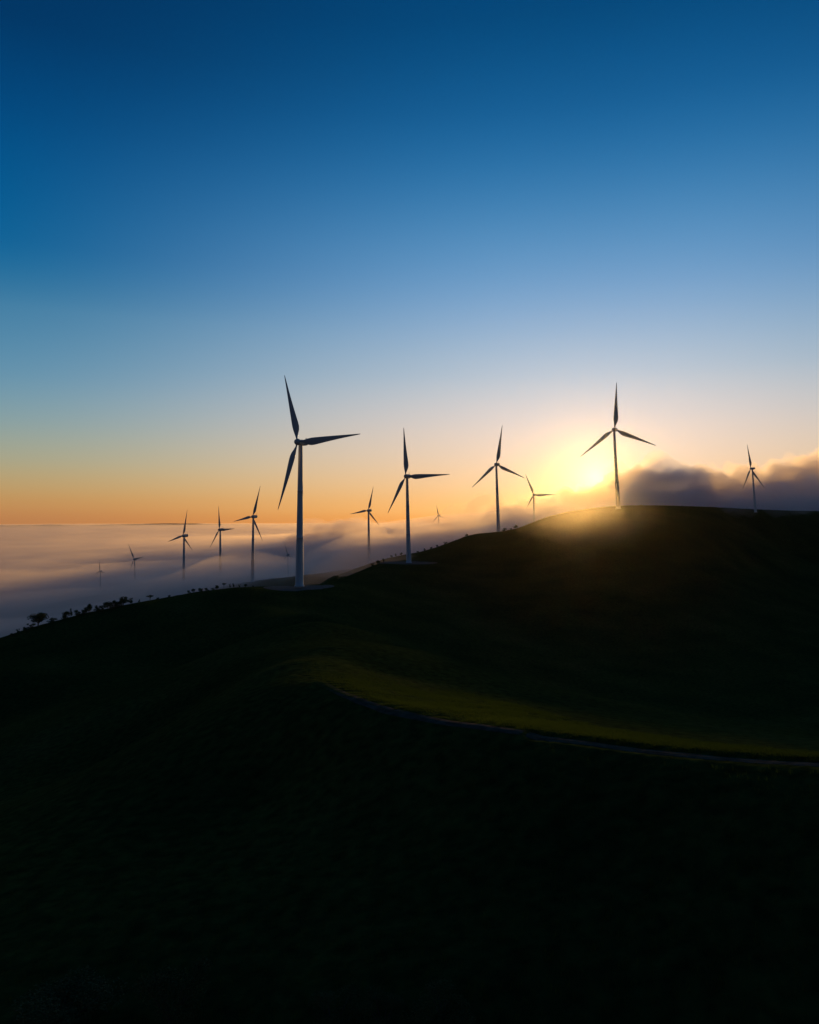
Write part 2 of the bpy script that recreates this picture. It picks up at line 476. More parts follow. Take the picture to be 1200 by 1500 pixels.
# ------------------------------------------------------------------ turbines
def paint_mat(name, col, rough):
    m, nt_, nn, ll = new_mat(name)
    p = nn['Principled BSDF']
    g = nn.new('ShaderNodeTexCoord')
    mp = nn.new('ShaderNodeMapping'); mp.inputs['Scale'].default_value = (1.2, 1.2, 0.12)
    a = nn.new('ShaderNodeTexNoise'); a.inputs['Scale'].default_value = 1.0; a.inputs['Detail'].default_value = 6
    ll.new(g.outputs['Object'], mp.inputs[0]); ll.new(mp.outputs[0], a.inputs['Vector'])
    r_ = ramp(nn, [(0.3, tuple(c * 0.88 for c in col[:3]) + (1,)), (0.6, col)])
    ll.new(a.outputs[0], r_.inputs[0]); ll.new(r_.outputs[0], p.inputs['Base Color'])
    p.inputs['Roughness'].default_value = rough
    p.inputs['Specular IOR Level'].default_value = 0.25
    return m
m_tower = paint_mat('tower_paint', (0.62, 0.63, 0.65, 1), 0.6)
m_blade = paint_mat('blade_gelcoat', (0.50, 0.52, 0.53, 1), 0.4)
m_nac = paint_mat('nacelle_shell', (0.50, 0.51, 0.52, 1), 0.6)

def lathe(profile, seg=32):
    vs, fs = [], []
    for r_, z in profile:
        for s in range(seg):
            a = 2 * math.pi * s / seg
            vs.append((r_ * math.cos(a), r_ * math.sin(a), z))
    for i in range(len(profile) - 1):
        for s in range(seg):
            a, b = i * seg + s, i * seg + (s + 1) % seg
            fs.append((a, b, b + seg, a + seg))
    fs.append(tuple(range(seg))[::-1])
    k = (len(profile) - 1) * seg
    fs.append(tuple(range(k, k + seg)))
    return vs, fs

# tower, 80 m tall, three flanged sections and a footing ring
prof = [(2.75, -0.6), (2.75, 0.25), (2.4, 0.3)]
for i in range(0, 28):
    z = 0.3 + i / 27 * 78.0
    r_ = 2.35 - 1.15 * (i / 27) ** 0.92
    prof.append((r_, z))
    if i in (9, 18):
        prof += [(r_ + 0.05, z + 0.02), (r_ + 0.05, z + 0.25), (r_ - 0.01, z + 0.27)]
prof += [(1.25, 78.4), (1.25, 79.0)]
tv, tf = lathe(prof)

# blade: unit length along +Z, chord along X, face towards -Y; twisted and tapered
def blade_geo():
    st = [(0.0, .020, .020, 0), (0.03, .020, .020, 0), (0.07, .027, .020, 14), (0.12, .052, .019, 15), (0.17, .080, .018, 13), (0.22, .093, .016, 11), (0.27, .092, .0145, 9.5),
          (0.34, .084, .0125, 8), (0.44, .071, .0105, 6), (0.55, .057, .0085, 4.5), (0.66, .044, .0066, 3), (0.77, .032, .005, 2), (0.86, .023, .0037, 1), (0.93, .016, .0026, 0), (0.98, .010, .0016, 0), (1.0, .003, .0008, 0)]
    m = 20; vs, fs = [], []
    for (z, ch, th, tw) in st:
        ch *= 1.10 if z > 0.08 else 1.0
        k = smooth01((z - 0.03) / 0.12)
        lead = -0.5 * ch * (1 - k) - 0.30 * ch * k         # leading edge
        lead -= 0.006 * math.sin(z * math.pi)
        for j in range(m):
            a = 2 * math.pi * j / m
            u = 0.5 - 0.5 * math.cos(a)
            x = lead + ch * u
            y_c = 0.5 * th * math.sin(a)
            sharp = (1 - k) + k * (1.25 * (1 - u) ** 0.6 + 0.05)
            y = y_c * sharp - 0.02 * z * z                  # slight pre-bend
            t = R(tw)
            vs.append((x * math.cos(t) - y * math.sin(t), x * math.sin(t) + y * math.cos(t), z))
    for i in range(len(st) - 1):
        for j in range(m):
            a, b = i * m + j, i * m + (j + 1) % m
            fs.append((a, b, b + m, a + m))
    fs.append(tuple(range(m))[::-1]); k = (len(st) - 1) * m; fs.append(tuple(range(k, k + m)))
    return vs, fs
bv, bf = blade_geo()

# nacelle: rounded housing along +Y behind the rotor, with a cooler fin and a lower bed plate
def nacelle_geo():
    vs, fs = [], []
    secs = [(-2.6, 1.15, 1.15, 0), (-2.4, 1.45, 1.5, 0), (-1.2, 1.65, 1.75, 0), (1.0, 1.75, 1.9, 0.05), (4.0, 1.7, 1.85, 0.1), (6.2, 1.5, 1.6, 0.2), (7.2, 1.2, 1.25, 0.3), (7.5, 0.7, 0.8, 0.35)]
    m = 24
    for (y, hx, hz, dz) in secs:
        for j in range(m):
            a = 2 * math.pi * j / m
            ca, sa = math.cos(a), math.sin(a)
            e = 0.62
            vs.append((hx * math.copysign(abs(ca) ** e, ca), y, dz + hz * math.copysign(abs(sa) ** e, sa)))
    for i in range(len(secs) - 1):
        for j in range(m):
            a, b = i * m + j, i * m + (j + 1) % m
            fs.append((a, a + m, b + m, b))
    fs.append(tuple(range(m))); k = (len(secs) - 1) * m; fs.append(tuple(range(k, k + m))[::-1])
    return vs, fs
nv, nf = nacelle_geo()
def box(cx, cy, cz, sx, sy, sz):
    v = [(cx + sx * i, cy + sy * j, cz + sz * k) for i in (-.5, .5) for j in (-.5, .5) for k in (-.5, .5)]
    f = [(0, 1, 3, 2), (4, 6, 7, 5), (0, 4, 5, 1), (2, 3, 7, 6), (0, 2, 6, 4), (1, 5, 7, 3)]
    return v, f
def join(*parts):
    vs, fs = [], []
    for v, f in parts:
        k = len(vs); vs += v; fs += [tuple(i + k for i in q) for q in f]
    return vs, fs
hubprof = [(0.25, -1.9), (0.8, -1.65), (1.3, -1.1), (1.6, -0.4), (1.65, 0.3), (1.5, 0.9), (1.15, 1.15)]
hv, hf = lathe(hubprof, 24)
hv = [(x, z, -y) for x, y, z in hv]     # axis along Y, nose towards -Y

proto = None
def copy_thing(o):
    c = o.copy(); COL.objects.link(c)
    kids = []
    for ch in list(o.children):
        d = ch.copy(); COL.objects.link(d); d.parent = c; kids.append(d)
    return c
OVER = 4.6
for i, t in enumerate(TB):
    b = t['wb']; D = t['D']
    top = P(*t['t'], D)
    ht = (top - b).length + 1.0
    s = ht / 80.0
    if proto is None:
        root = bpy.data.objects.new('wind_turbine', None); COL.objects.link(root)
        root.empty_display_size = 3
        mesh_obj('tower', tv, tf, m_tower, root)
        mesh_obj('nacelle', nv, nf, m_nac, root)
        wv = join(box(0, 6.3, 2.35, 0.12, 0.12, 1.6), box(0, 6.3, 3.1, 1.1, 0.12, 0.12), box(-0.5, 6.3, 3.35, 0.12, 0.12, 0.5), box(0.5, 6.3, 3.35, 0.14, 0.5, 0.3))
        mesh_obj('wind_vane', wv[0], wv[1], m_nac, root, smooth=False)
        mesh_obj('hub', hv, hf, m_nac, root)
        for _ in range(3): mesh_obj('blade', bv, bf, m_blade, root)
        proto = root
    else:
        root = copy_thing(proto)
    root.location = (b.x, b.y, b.z)
    lean = math.atan2(top.x - b.x, top.z - b.z)
    root.rotation_euler = (0, lean, 0)
    root.scale = (s, s, s)
    tag(root, t['label'], 'wind turbine', 'white three-bladed wind turbines on the misty hills')
    psi = R(t['yaw'])
    # axis towards the viewer and a little to the left
    ax = Vector((-math.sin(psi), -math.cos(psi), 0))
    hubw = P(*t['h'], D)
    rel = hubw - b
    ca, sa = math.cos(-lean), math.sin(-lean)
    un = lambda v_: Vector((v_.x * ca + v_.z * sa, v_.y, -v_.x * sa + v_.z * ca))
    hl = un(rel) / s                                 # hub in the turbine's frame, in the plane of the tower
    zh = hl.z
    yawm = Matrix.Rotation(-psi, 4, 'Z')
    hub_loc = Vector((ax.x * OVER, ax.y * OVER, zh))
    hub_loc.x = hl.x if abs(hl.x - hub_loc.x) < 3 else hub_loc.x
    nb = 0
    for ch in root.children:
        nm = ch.name.split('.')[0]
        if nm == 'tower':
            ch.scale = (1, 1, (zh - 0.6) / 79.0)
        elif nm in ('nacelle', 'wind_vane'):
            ch.matrix_local = Matrix.Translation((0, 0, zh + 0.1)) @ yawm @ Matrix.Diagonal((1.15, 0.85, 1.1, 1) if i else (1.0, 0.9, 0.9, 1))
        elif nm == 'hub':
            ch.matrix_local = Matrix.Translation(hub_loc) @ yawm @ Matrix.Scale(1.15, 4)
        elif nm == 'blade':
            tip = P(*t['k'][nb], D) - hubw
            v_ = un(tip) / s
            a = v_.x / math.cos(psi)
            ln = math.hypot(a, v_.z)
            ang = math.atan2(a, v_.z)
            ch.matrix_local = (Matrix.Translation(hub_loc) @ yawm @ Matrix.Rotation(ang, 4, 'Y')
                               @ Matrix.Diagonal((ln, ln, ln, 1)))
            nb += 1

# ------------------------------------------------------------------ trees and shrubs
m_bark, bnt, bn, bl = new_mat('bark')
bn['Principled BSDF'].inputs['Base Color'].default_value = (0.05, 0.04, 0.03, 1)
bn['Principled BSDF'].inputs['Roughness'].default_value = 0.9
def leaf_mat(name, c0, c1):
    m, nt_, nn, ll = new_mat(name)
    p = nn['Principled BSDF']; p.inputs['Roughness'].default_value = 0.8; p.inputs['Specular IOR Level'].default_value = 0.1
    g = nn.new('ShaderNodeNewGeometry')
    r_ = ramp(nn, [(0.0, c0), (1.0, c1)])
    ll.new(g.outputs['Random Per Island'], r_.inputs[0]); ll.new(r_.outputs[0], p.inputs['Base Color'])
    return m
m_leaf = leaf_mat('leaves', (0.030, 0.048, 0.014, 1), (0.070, 0.095, 0.030, 1))

def limb(p0, p1, r0, r1, seg=6):
    d = (p1 - p0); q = d.to_track_quat('Z', 'Y'); vs = []
    for p, r_ in ((p0, r0), (p1, r1)):
        for s in range(seg):
            a = 2 * math.pi * s / seg
            vs.append(tuple(p + q @ Vector((r_ * math.cos(a), r_ * math.sin(a), 0))))
    fs = [(s, (s + 1) % seg, seg + (s + 1) % seg, seg + s) for s in range(seg)]
    fs += [tuple(range(seg))[::-1], tuple(range(seg, 2 * seg))]
    return vs, fs

def tree_meshes(seed, kind, leaves=110, leaf=(.024, .046)):
    """unit tree: 1 wide, 1 tall.  kinds: spread, bush, umbrella, upright"""
    r_ = random.Random(seed)
    parts, tips = [], []
    th = {'spread': 0.26, 'bush': 0.12, 'umbrella': 0.62, 'upright': 0.22}[kind]
    tr = {'spread': 0.035, 'bush': 0.03, 'umbrella': 0.035, 'upright': 0.035}[kind]
    p = Vector((0, 0, -0.08)); c = Vector((r_.uniform(-.04, .04), r_.uniform(-.04, .04), th))
    parts.append(limb(p, c, tr, tr * 0.7))
    nl = {'spread': 14, 'bush': 13, 'umbrella': 9, 'upright': 10}[kind]
    for k in range(nl):
        a = 2 * math.pi * k / nl + r_.uniform(-.4, .4)
        if kind == 'spread': rr, z = r_.uniform(.10, .36), r_.uniform(.34, .86)
        elif kind == 'bush': rr, z = r_.uniform(.08, .36), r_.uniform(.16, .80)
        elif kind == 'umbrella': rr, z = r_.uniform(.15, .36), r_.uniform(.74, .90)
        else: rr, z = r_.uniform(.05, .26), r_.uniform(.35, .88)
        e = Vector((rr * math.cos(a), rr * math.sin(a), z))
        parts.append(limb(c.lerp(Vector((0, 0, th * .7)), r_.random() * .6), e, tr * 0.5, tr * 0.16, 5))
        tips.append(e)
    lv, lf = [], []
    for e in tips:
        R0 = {'spread': .17, 'bush': .17, 'umbrella': .15, 'upright': .15}[kind] * r_.uniform(.75, 1.25)
        for _ in range(leaves):
            d = Vector((r_.gauss(0, 1), r_.gauss(0, 1), r_.gauss(0, 1))).normalized() * R0 * r_.random() ** 0.45
            if kind == 'umbrella': d.z *= 0.45
            q = e + d
            if q.z < 0.02: continue
            u = Vector((r_.gauss(0, 1), r_.gauss(0, 1), r_.gauss(0, 1))).normalized()
            w_ = u.orthogonal().normalized(); w_.rotate(Matrix.Rotation(r_.uniform(0, 6.3), 3, u))
            x_ = u.cross(w_)
            sz = r_.uniform(*leaf)
            k = len(lv)
            lv += [tuple(q + w_ * sz), tuple(q + x_ * sz * .6), tuple(q - w_ * sz), tuple(q - x_ * sz * .6)]
            lf.append((k, k + 1, k + 2, k + 3))
    return join(*parts), (lv, lf)

protos = {}
def plant(name, kind, seed, loc, wdt, hgt, rz, label, cat, group):
    key = (name, kind, seed)
    if key not in protos:
        (a, b), (c, d) = tree_meshes(seed, kind, *((700, (.008, .016)) if seed >= 100 else ()))
        root = bpy.data.objects.new(name, None); COL.objects.link(root); root.empty_display_size = 0.3
        mesh_obj('trunk' if name == 'tree' else 'stem', a, b, m_bark, root)
        mesh_obj('crown' if name == 'tree' else 'foliage', c, d, m_leaf, root, smooth=False)
        protos[key] = root
    else:
        root = copy_thing(protos[key])
    root.location = loc; root.scale = (wdt, wdt, hgt); root.rotation_euler = (0, 0, rz)
    if 'group' in root: del root['group']
    tag(root, label, cat, group)
    return root

gL = 'trees and bushes along the left ridge'
gC = 'small trees on the crest left of the nearest turbine'
gR = 'bushes along the hill ridge by the second and third turbines'
# px, py of foot, width px, height px, kind, label
PL = [
 (56, 918, 29, 19, 'spread', 'tree', 'largest round spreading tree low on the left ridge, gaps under its crown', gL),
 (37, 925, 10, 7, 'bush', 'shrub', 'low dark bush just left of the largest spreading ridge tree', gL),
 (27, 929, 8, 8, 'upright', 'shrub', 'small upright bush at the foot of the left ridge', gL),
 (19, 932, 8, 5, 'bush', 'shrub', 'lowest small bush at the left end of the ridge', gL),
 (96, 907, 16, 12, 'bush', 'shrub', 'wide bush next uphill from the largest spreading tree', gL),
 (104, 905, 6, 13, 'upright', 'tree', 'thin leaning tree against the wide bush uphill of the spreading tree', gL),
 (115, 903, 13, 10, 'bush', 'shrub', 'rounded bush between the thin leaning tree and a taller ridge tree', gL),
 (130, 899, 13, 14, 'spread', 'tree', 'tall bushy tree in the middle of the left ridge row', gL),
 (143, 896, 13, 9, 'bush', 'shrub', 'low bush right of the tall tree mid row', gL),
 (157, 893, 15, 11, 'spread', 'tree', 'leftmost tree of the densest clump on the left ridge', gL),
 (169, 891, 15, 12, 'bush', 'shrub', 'bush filling the middle of the densest ridge clump', gL),
 (181, 888, 17, 14, 'spread', 'tree', 'highest tree of the densest clump on the left ridge', gL),
 (192, 886, 9, 10, 'upright', 'tree', 'narrow tree closing the right end of the densest clump', gL),
 (204, 884, 5, 6, 'upright', 'shrub', 'tiny lone bush between the dense clump and the mushroom tree', gL),
 (220, 881, 13, 9, 'umbrella', 'tree', 'mushroom shaped tree standing alone above the dense clump', gL),
 (231, 879, 6, 4, 'bush', 'shrub', 'tiny bush just right of the mushroom shaped tree', gL),
 (248, 875, 6, 4, 'bush', 'shrub', 'tiny bush halfway between mushroom tree and crest trees', gL),
 (76, 912, 14, 7, 'bush', 'shrub', 'low spreading bush between the largest tree and the wide bush uphill', gL),
 (46, 921, 12, 8, 'bush', 'shrub', 'bush crowding the downhill side of the largest spreading tree', gL),
 (123, 901, 12, 8, 'bush', 'shrub', 'low bush tucked left of the tall tree mid row', gL),
 (150, 895, 10, 8, 'bush', 'shrub', 'small bush filling the gap before the densest clump', gL),
 (164, 892, 12, 8, 'bush', 'shrub', 'low bush in front of the densest clump', gL),
 (176, 889, 12, 9, 'bush', 'shrub', 'bush between the two highest trees of the densest clump', gL),
 (277, 868, 7, 5, 'bush', 'shrub', 'first small bush where the crest levels off', gC),
 (283, 867, 6, 6, 'spread', 'tree', 'small tree second from the left on the crest', gC),
 (294, 865, 11, 6, 'bush', 'shrub', 'broadest low bush on the crest', gC),
 (303, 864, 8, 5, 'bush', 'shrub', 'low bush right of the broadest crest bush', gC),
 (312, 863, 7, 4, 'bush', 'shrub', 'flat bush just before the round crest tree', gC),
 (318, 862, 8, 7, 'spread', 'tree', 'round small tree left of the umbrella tree on the crest', gC),
 (328, 861, 7, 9, 'umbrella', 'tree', 'umbrella shaped tree, tallest on the crest', gC),
 (337, 861, 4, 7, 'upright', 'tree', 'left tree of a slim pair right of the umbrella tree', gC),
 (342, 860, 5, 7, 'upright', 'tree', 'right tree of a slim pair right of the umbrella tree', gC),
 (351, 860, 5, 5, 'upright', 'shrub', 'single small bush after the slim pair on the crest', gC),
 (360, 859, 5, 5, 'spread', 'shrub', 'last clear bush on the crest before the nearest turbine', gC),
 (371, 859, 4, 3, 'bush', 'shrub', 'tiniest bush on the crest nearest to the pad', gC),
 (546, 828, 7, 4, 'bush', 'shrub', 'low bush left of the second turbine pad', gR),
 (554, 827, 7, 6, 'spread', 'tree', 'small tree beside the low bush left of second pad', gR),
 (562, 824, 5, 6, 'upright', 'tree', 'slim tree at the left edge of the second pad', gR),
 (574, 813, 5, 4, 'bush', 'shrub', 'leftmost hazy bush on the far spur behind second turbine', gR),
 (580, 813, 4, 5, 'upright', 'shrub', 'middle hazy bush on the far spur behind second turbine', gR),
 (588, 812, 5, 5, 'spread', 'shrub', 'hazy bush on the far spur just left of second tower', gR),
 (613, 811, 6, 4, 'bush', 'shrub', 'first bush on the ridge right of second tower', gR),
 (622, 808, 5, 5, 'upright', 'shrub', 'second bush on the ridge right of second tower', gR),
 (632, 805, 6, 4, 'bush', 'shrub', 'bush on the ridge below the tiny hazy turbine', gR),
 (641, 801, 6, 4, 'bush', 'shrub', 'bush on the steeper ridge right of the tiny hazy turbine', gR),
 (653, 797, 7, 4, 'bush', 'shrub', 'broad low bush halfway up the ridge to third turbine', gR),
 (684, 786, 6, 4, 'spread', 'shrub', 'bush on the knob left of third turbine', gR),
 (739, 778, 7, 5, 'bush', 'shrub', 'bush just right of the third turbine foot', gR),
 (749, 776, 5, 3, 'bush', 'shrub', 'tiny bush between two larger ones right of third turbine', gR),
 (756, 775, 8, 6, 'spread', 'tree', 'small dark tree on the ridge in the sun glow', gR),
]
def skyline(px):
    """row and distance of the highest ground in this column"""
    rm = np.interp(px, RMAX[:, 0], RMAX[:, 1])
    lo, hi = 700.0, 1000.0
    for _ in range(22):
        mid = (lo + hi) / 2
        h = ray_ground(px, mid)
        if h is not None and h.length < rm: hi = mid
        else: lo = mid
    return hi, ray_ground(px, hi + 0.01)

for px in list(range(0, 1201, 50)):
    sk = skyline(px)
    print('SKY', px, round(sk[0], 1), [round(c) for c in sk[1]] if sk[1] else None)

seeds = {'spread': [3, 14, 25], 'bush': [31, 42, 53], 'umbrella': [61], 'upright': [71, 82]}
for i, (px, py, wp, hp, kind, name, label, grp) in enumerate(PL):
    sk = skyline(px)
    row = max(py, sk[0] + 0.8) if abs(py - sk[0]) < 7 else py
    g = ray_ground(px, row)
    if g is None: g = sk[1]
    k = g.y / F
    plant(name, kind, seeds[kind][i % len(seeds[kind])], (g.x, g.y, g.z - 0.1), wp * k * 1.1, hp * k * 1.08, random.uniform(0, 6.3),
          label, 'tree' if name == 'tree' else 'bush', grp)

gF = 'dark shrubs at the bottom of the slope'
for i, (px, py, wp, hp, lab) in enumerate([
    (252, 1508, 95, 100, 'tallest dark bushy shrub at the bottom edge, left of centre'),
    (95, 1505, 150, 75, 'wide low dark shrub at the bottom left'),
    (560, 1512, 80, 60, 'leafy dark shrub at the bottom edge near the centre'),
    (490, 1515, 90, 65, 'dark shrub left of the leafy one near bottom centre'),
    (650, 1512, 90, 70, 'dark shrub right of the leafy one near bottom centre')]):
    g = ray_ground(px, py)
    k = (g.y / F) * 1.2
    plant('shrub', 'bush', 100 + i, (g.x, g.y, g.z - 0.1), wp * k, hp * k * 0.8, i * 1.3, lab, 'bush', gF)

# grass tufts on the near slope: one object
vs, fs = [], []
rr_ = random.Random(5)
for _ in range(5200):
    a = R(rr_.uniform(-33, 33)); d = 33 + 45 * rr_.random() ** 1.4
    x, y = d * math.sin(a), d * math.cos(a)
    z = gz(x, y)
    if min((x - q[0]) ** 2 + (y - q[1]) ** 2 for q in TRK2[::4]) < 9: continue
    for b_ in range(7):
        an = rr_.uniform(0, 6.3); h = rr_.uniform(.15, .5); l_ = rr_.uniform(.05, .25)
        ox, oy = x + rr_.uniform(-.2, .2), y + rr_.uniform(-.2, .2)
        dx, dy = math.cos(an), math.sin(an)
        k = len(vs); w_ = 0.012
        vs += [(ox - dy * w_, oy + dx * w_, z - .05), (ox + dy * w_, oy - dx * w_, z - .05), (ox + dx * l_, oy + dy * l_, z + h)]
        fs.append((k, k + 1, k + 2))
trk_r = TRK2[::2]
def spur_blades(n):
    out = 0
    while out < n:
        i = rr_.randrange(len(trk_r) - 1)
        p = trk_r[i]; t_ = trk_r[i + 1] - p; ln = math.hypot(*t_)
        nx_, ny_ = t_[1] / ln, -t_[0] / ln
        if ny_ < 0: nx_, ny_ = -nx_, -ny_
        d = 1.6 + (7 + 17 * min(1.0, max(0.0, (30 - p[0]) / 36))) * rr_.random() ** 1.1
        x, y = p[0] + nx_ * d + rr_.uniform(-2, 2), p[1] + ny_ * d
        if y < 40 or abs(x / y) > 0.62: continue
        pat = noise.noise((x / 6, y / 9, 2.0)) + 0.5 * noise.noise((x / 1.7, y / 2.5, 5.0))
        if pat < -0.75 + 0.7 * rr_.random() or rr_.random() > (len(trk_r) - 6 - i) / 22: continue
        z = gz(x, y)
        for b_ in range(5):
            an = rr_.uniform(0, 6.3); h = rr_.uniform(.10, .26) * (1 + 0.4 * pat); l_ = rr_.uniform(.03, .15)
            ox, oy = x + rr_.uniform(-.25, .25), y + rr_.uniform(-.25, .25)
            dx, dy = math.cos(an), math.sin(an); k = len(vs); w_ = 0.018
            vs.extend([(ox - dy * w_, oy + dx * w_, z - .05), (ox + dy * w_, oy - dx * w_, z - .05), (ox + dx * l_, oy + dy * l_, z + h)])
            fs.append((k, k + 1, k + 2))
        out += 1
spur_blades(40000)
m_blade_g, qn, qq, ql = new_mat('grass_blade')
qp = qq['Principled BSDF']; qp.inputs['Base Color'].default_value = (0.055, 0.080, 0.015, 1); qp.inputs['Roughness'].default_value = 0.8; qp.inputs['Specular IOR Level'].default_value = 0.05
tr_ = qq.new('ShaderNodeBsdfTranslucent'); tr_.inputs[0].default_value = (0.055, 0.090, 0.012, 1)
ms_ = qq.new('ShaderNodeMixShader'); ms_.inputs[0].default_value = 0.4
ql.new(qp.outputs[0], ms_.inputs[1]); ql.new(tr_.outputs[0], ms_.inputs[2]); ql.new(ms_.outputs[0], qq['Material Output'].inputs[0])
grass = mesh_obj('grass', vs, fs, m_blade_g, smooth=False)
tag(grass, 'grass tufts on the near slope and the sunlit spur above the track', 'grass', kind='stuff')

# ------------------------------------------------------------------ distant hills beyond the fog
m_far, fnt, fn, fl = new_mat('far_hill_ground')
fn['Principled BSDF'].inputs['Base Color'].default_value = (0.06, 0.07, 0.05, 1)
fn['Principled BSDF'].inputs['Roughness'].default_value = 1.0
n_ = 220
prof_ = [(0, -250), (400, -60), (700, 0), (1000, -70), (1400, -250)]
vs, fs = [], []
for i in range(n_):
    a = R(-40 + 44 * i / (n_ - 1))
    hh = 5 + 4 * fbm(i * 0.09, 0.3, 1.0, 4, 2.0) + 13 * math.exp(-((i - 112) / 16) ** 2)
    hh *= min(1, i / 25, (n_ - 1 - i) / 25) * 1.0
    for d, dz in prof_:
        rr = 6900 + d
        z = dz + hh - 42 if dz > -200 else -250
        vs.append((rr * math.sin(a), rr * math.cos(a), z))
    if i:
        k = (i - 1) * 5
        for j in range(4): fs.append((k + j, k + j + 1, k + 6 + j, k + 5 + j))
tag(mesh_obj('distant_hills', vs, fs, m_far), kind='structure')

# ------------------------------------------------------------------ fog, cloud, haze
def vol_mat(name, col, dens, g):
    m, nt_, nn, ll = new_mat(name)
    nn.remove(nn['Principled BSDF'])
    v_ = nn.new('ShaderNodeVolumePrincipled')
    v_.inputs['Color'].default_value = col
    v_.inputs['Density'].default_value = dens
    v_.inputs['Anisotropy'].default_value = g
    ll.new(v_.outputs[0], nn['Material Output'].inputs['Volume'])
    return m

fogc = [tuple(P(px, HY, D))[:2] + (z,) for px, D, z in [
    (-200, 400, -118), (0, 500, -112), (150, 560, -105), (300, 620, -98), (400, 650, -90), (470, 720, -85),
    (0, 800, -105), (150, 900, -100), (269, 1190, -82), (200, 1000, -102), (323, 1257, -74), (370, 1000, -64), (420, 1000, -76), (440, 1150, -76),
    (197, 1450, -107), (147, 1250, -97), (60, 1500, -112), (-200, 1500, -110), (421, 1300, -84), (421, 1600, -96), (350, 1800, -96),
    (500, 1100, -62), (541, 1230, -27), (580, 1000, -58), (600, 1200, -45), (480, 2300, -50), (440, 2300, -60), (540, 2100, -45), (400, 2400, -70), (620, 2000, -35),
 (535, 690, -47), (575, 690, -44), (490, 700, -54), (650, 1200, -36), (690, 1300, -22), (720, 1150, -22), (720, 1500, -15), (780, 1250, -12), (783, 1375, 10), (780, 1700, 5), (840, 1300, -5), (900, 1300, 10), (1000, 1300, 30), (1100, 1400, 50), (1250, 1400, 55), (1450, 1400, 50),
    (700, 560, -140), (900, 600, -140), (1150, 650, -140), (1400, 600, -140), (640, 760, -80), (800, 850, -60), (906, 820, -60), (1000, 900, -60), (1107, 1000, -30), (1300, 1060, -30), (1107, 1150, 25), (1300, 1200, 35), (644, 2400, -2), (644, 2600, 0), (700, 2400, 10), (1000, 2500, 40), (1300, 2500, 40)]]
for a in range(-40, 45, 10):
    for D, z in ((3800, -92), (5500, -68), (7000, -50), (8300, -42)):
        fogc.append((D * math.tan(R(a)), D, z + (20 if a > 10 and D < 5000 else 0)))
fogT = TPS(fogc, 1000.0, reg=1e-4)

def fog_layer(name, mat, dz, amp, seed, rmin=430, rmax=8300, bottom=-238.0, na_=330, nr_=260):
    az_ = np.linspace(-44, 44, na_) * math.pi / 180
    rad_ = np.geomspace(rmin, rmax, nr_)
    A_, R_ = np.meshgrid(az_, rad_)
    X_, Y_ = R_ * np.sin(A_), R_ * np.cos(A_)
    Z_ = fogT(X_, Y_) + dz
    nn_ = np.empty(X_.size)
    fx, fy = X_.ravel(), Y_.ravel()
    for i in range(len(fx)):
        r = math.hypot(fx[i], fy[i])
        v_ = 1.0 * fbm(fx[i] / 150, fy[i] / 230, 0.0, 5, seed)
        v_ += 0.3 * noise.noise((fx[i] / 700, fy[i] / 1200, seed))
        nn_[i] = v_ * amp * (1.0 if r < 1300 else max(0.3, 1 - (r - 1300) / 1500))
    Z_ = np.maximum(Z_ + nn_.reshape(Z_.shape), bottom + 5)
    n0 = X_.size
    Vt = np.stack([X_.ravel(), Y_.ravel(), Z_.ravel()], -1)
    Vb = Vt.copy(); Vb[:, 2] = bottom
    id_ = np.arange(n0).reshape(nr_, na_)
    q = np.stack([id_[:-1, :-1], id_[:-1, 1:], id_[1:, 1:], id_[1:, :-1]], -1).reshape(-1, 4)[:, ::-1]
    ring = np.concatenate([id_[0, :], id_[1:, -1], id_[-1, ::-1][1:], id_[::-1, 0][1:-1]])
    nx = np.roll(ring, -1)
    side = np.stack([ring, nx, nx + n0, ring + n0], -1)
    o = np_mesh(name, np.concatenate([Vt, Vb]), np.concatenate([q, (q + n0)[:, ::-1], side]), mat)
    bm = bmesh.new(); bm.from_mesh(o.data); bmesh.ops.recalc_face_normals(bm, faces=bm.faces); bm.to_mesh(o.data); bm.free()
    return o

FOGCOL = (0.93, 0.80, 0.78, 1)
fog = fog_layer('fog', vol_mat('fog_air', FOGCOL, 0.014, 0.45), -10, 12, 2.0)
tag(fog, 'sea of dense fog filling the valley', 'fog', kind='stuff')
mist = fog_layer('mist', vol_mat('mist_air', FOGCOL, 0.0022, 0.5), 19, 13, 9.0, na_=260, nr_=200)
tag(mist, 'thin mist drifting over the fog sea', 'mist', kind='stuff')

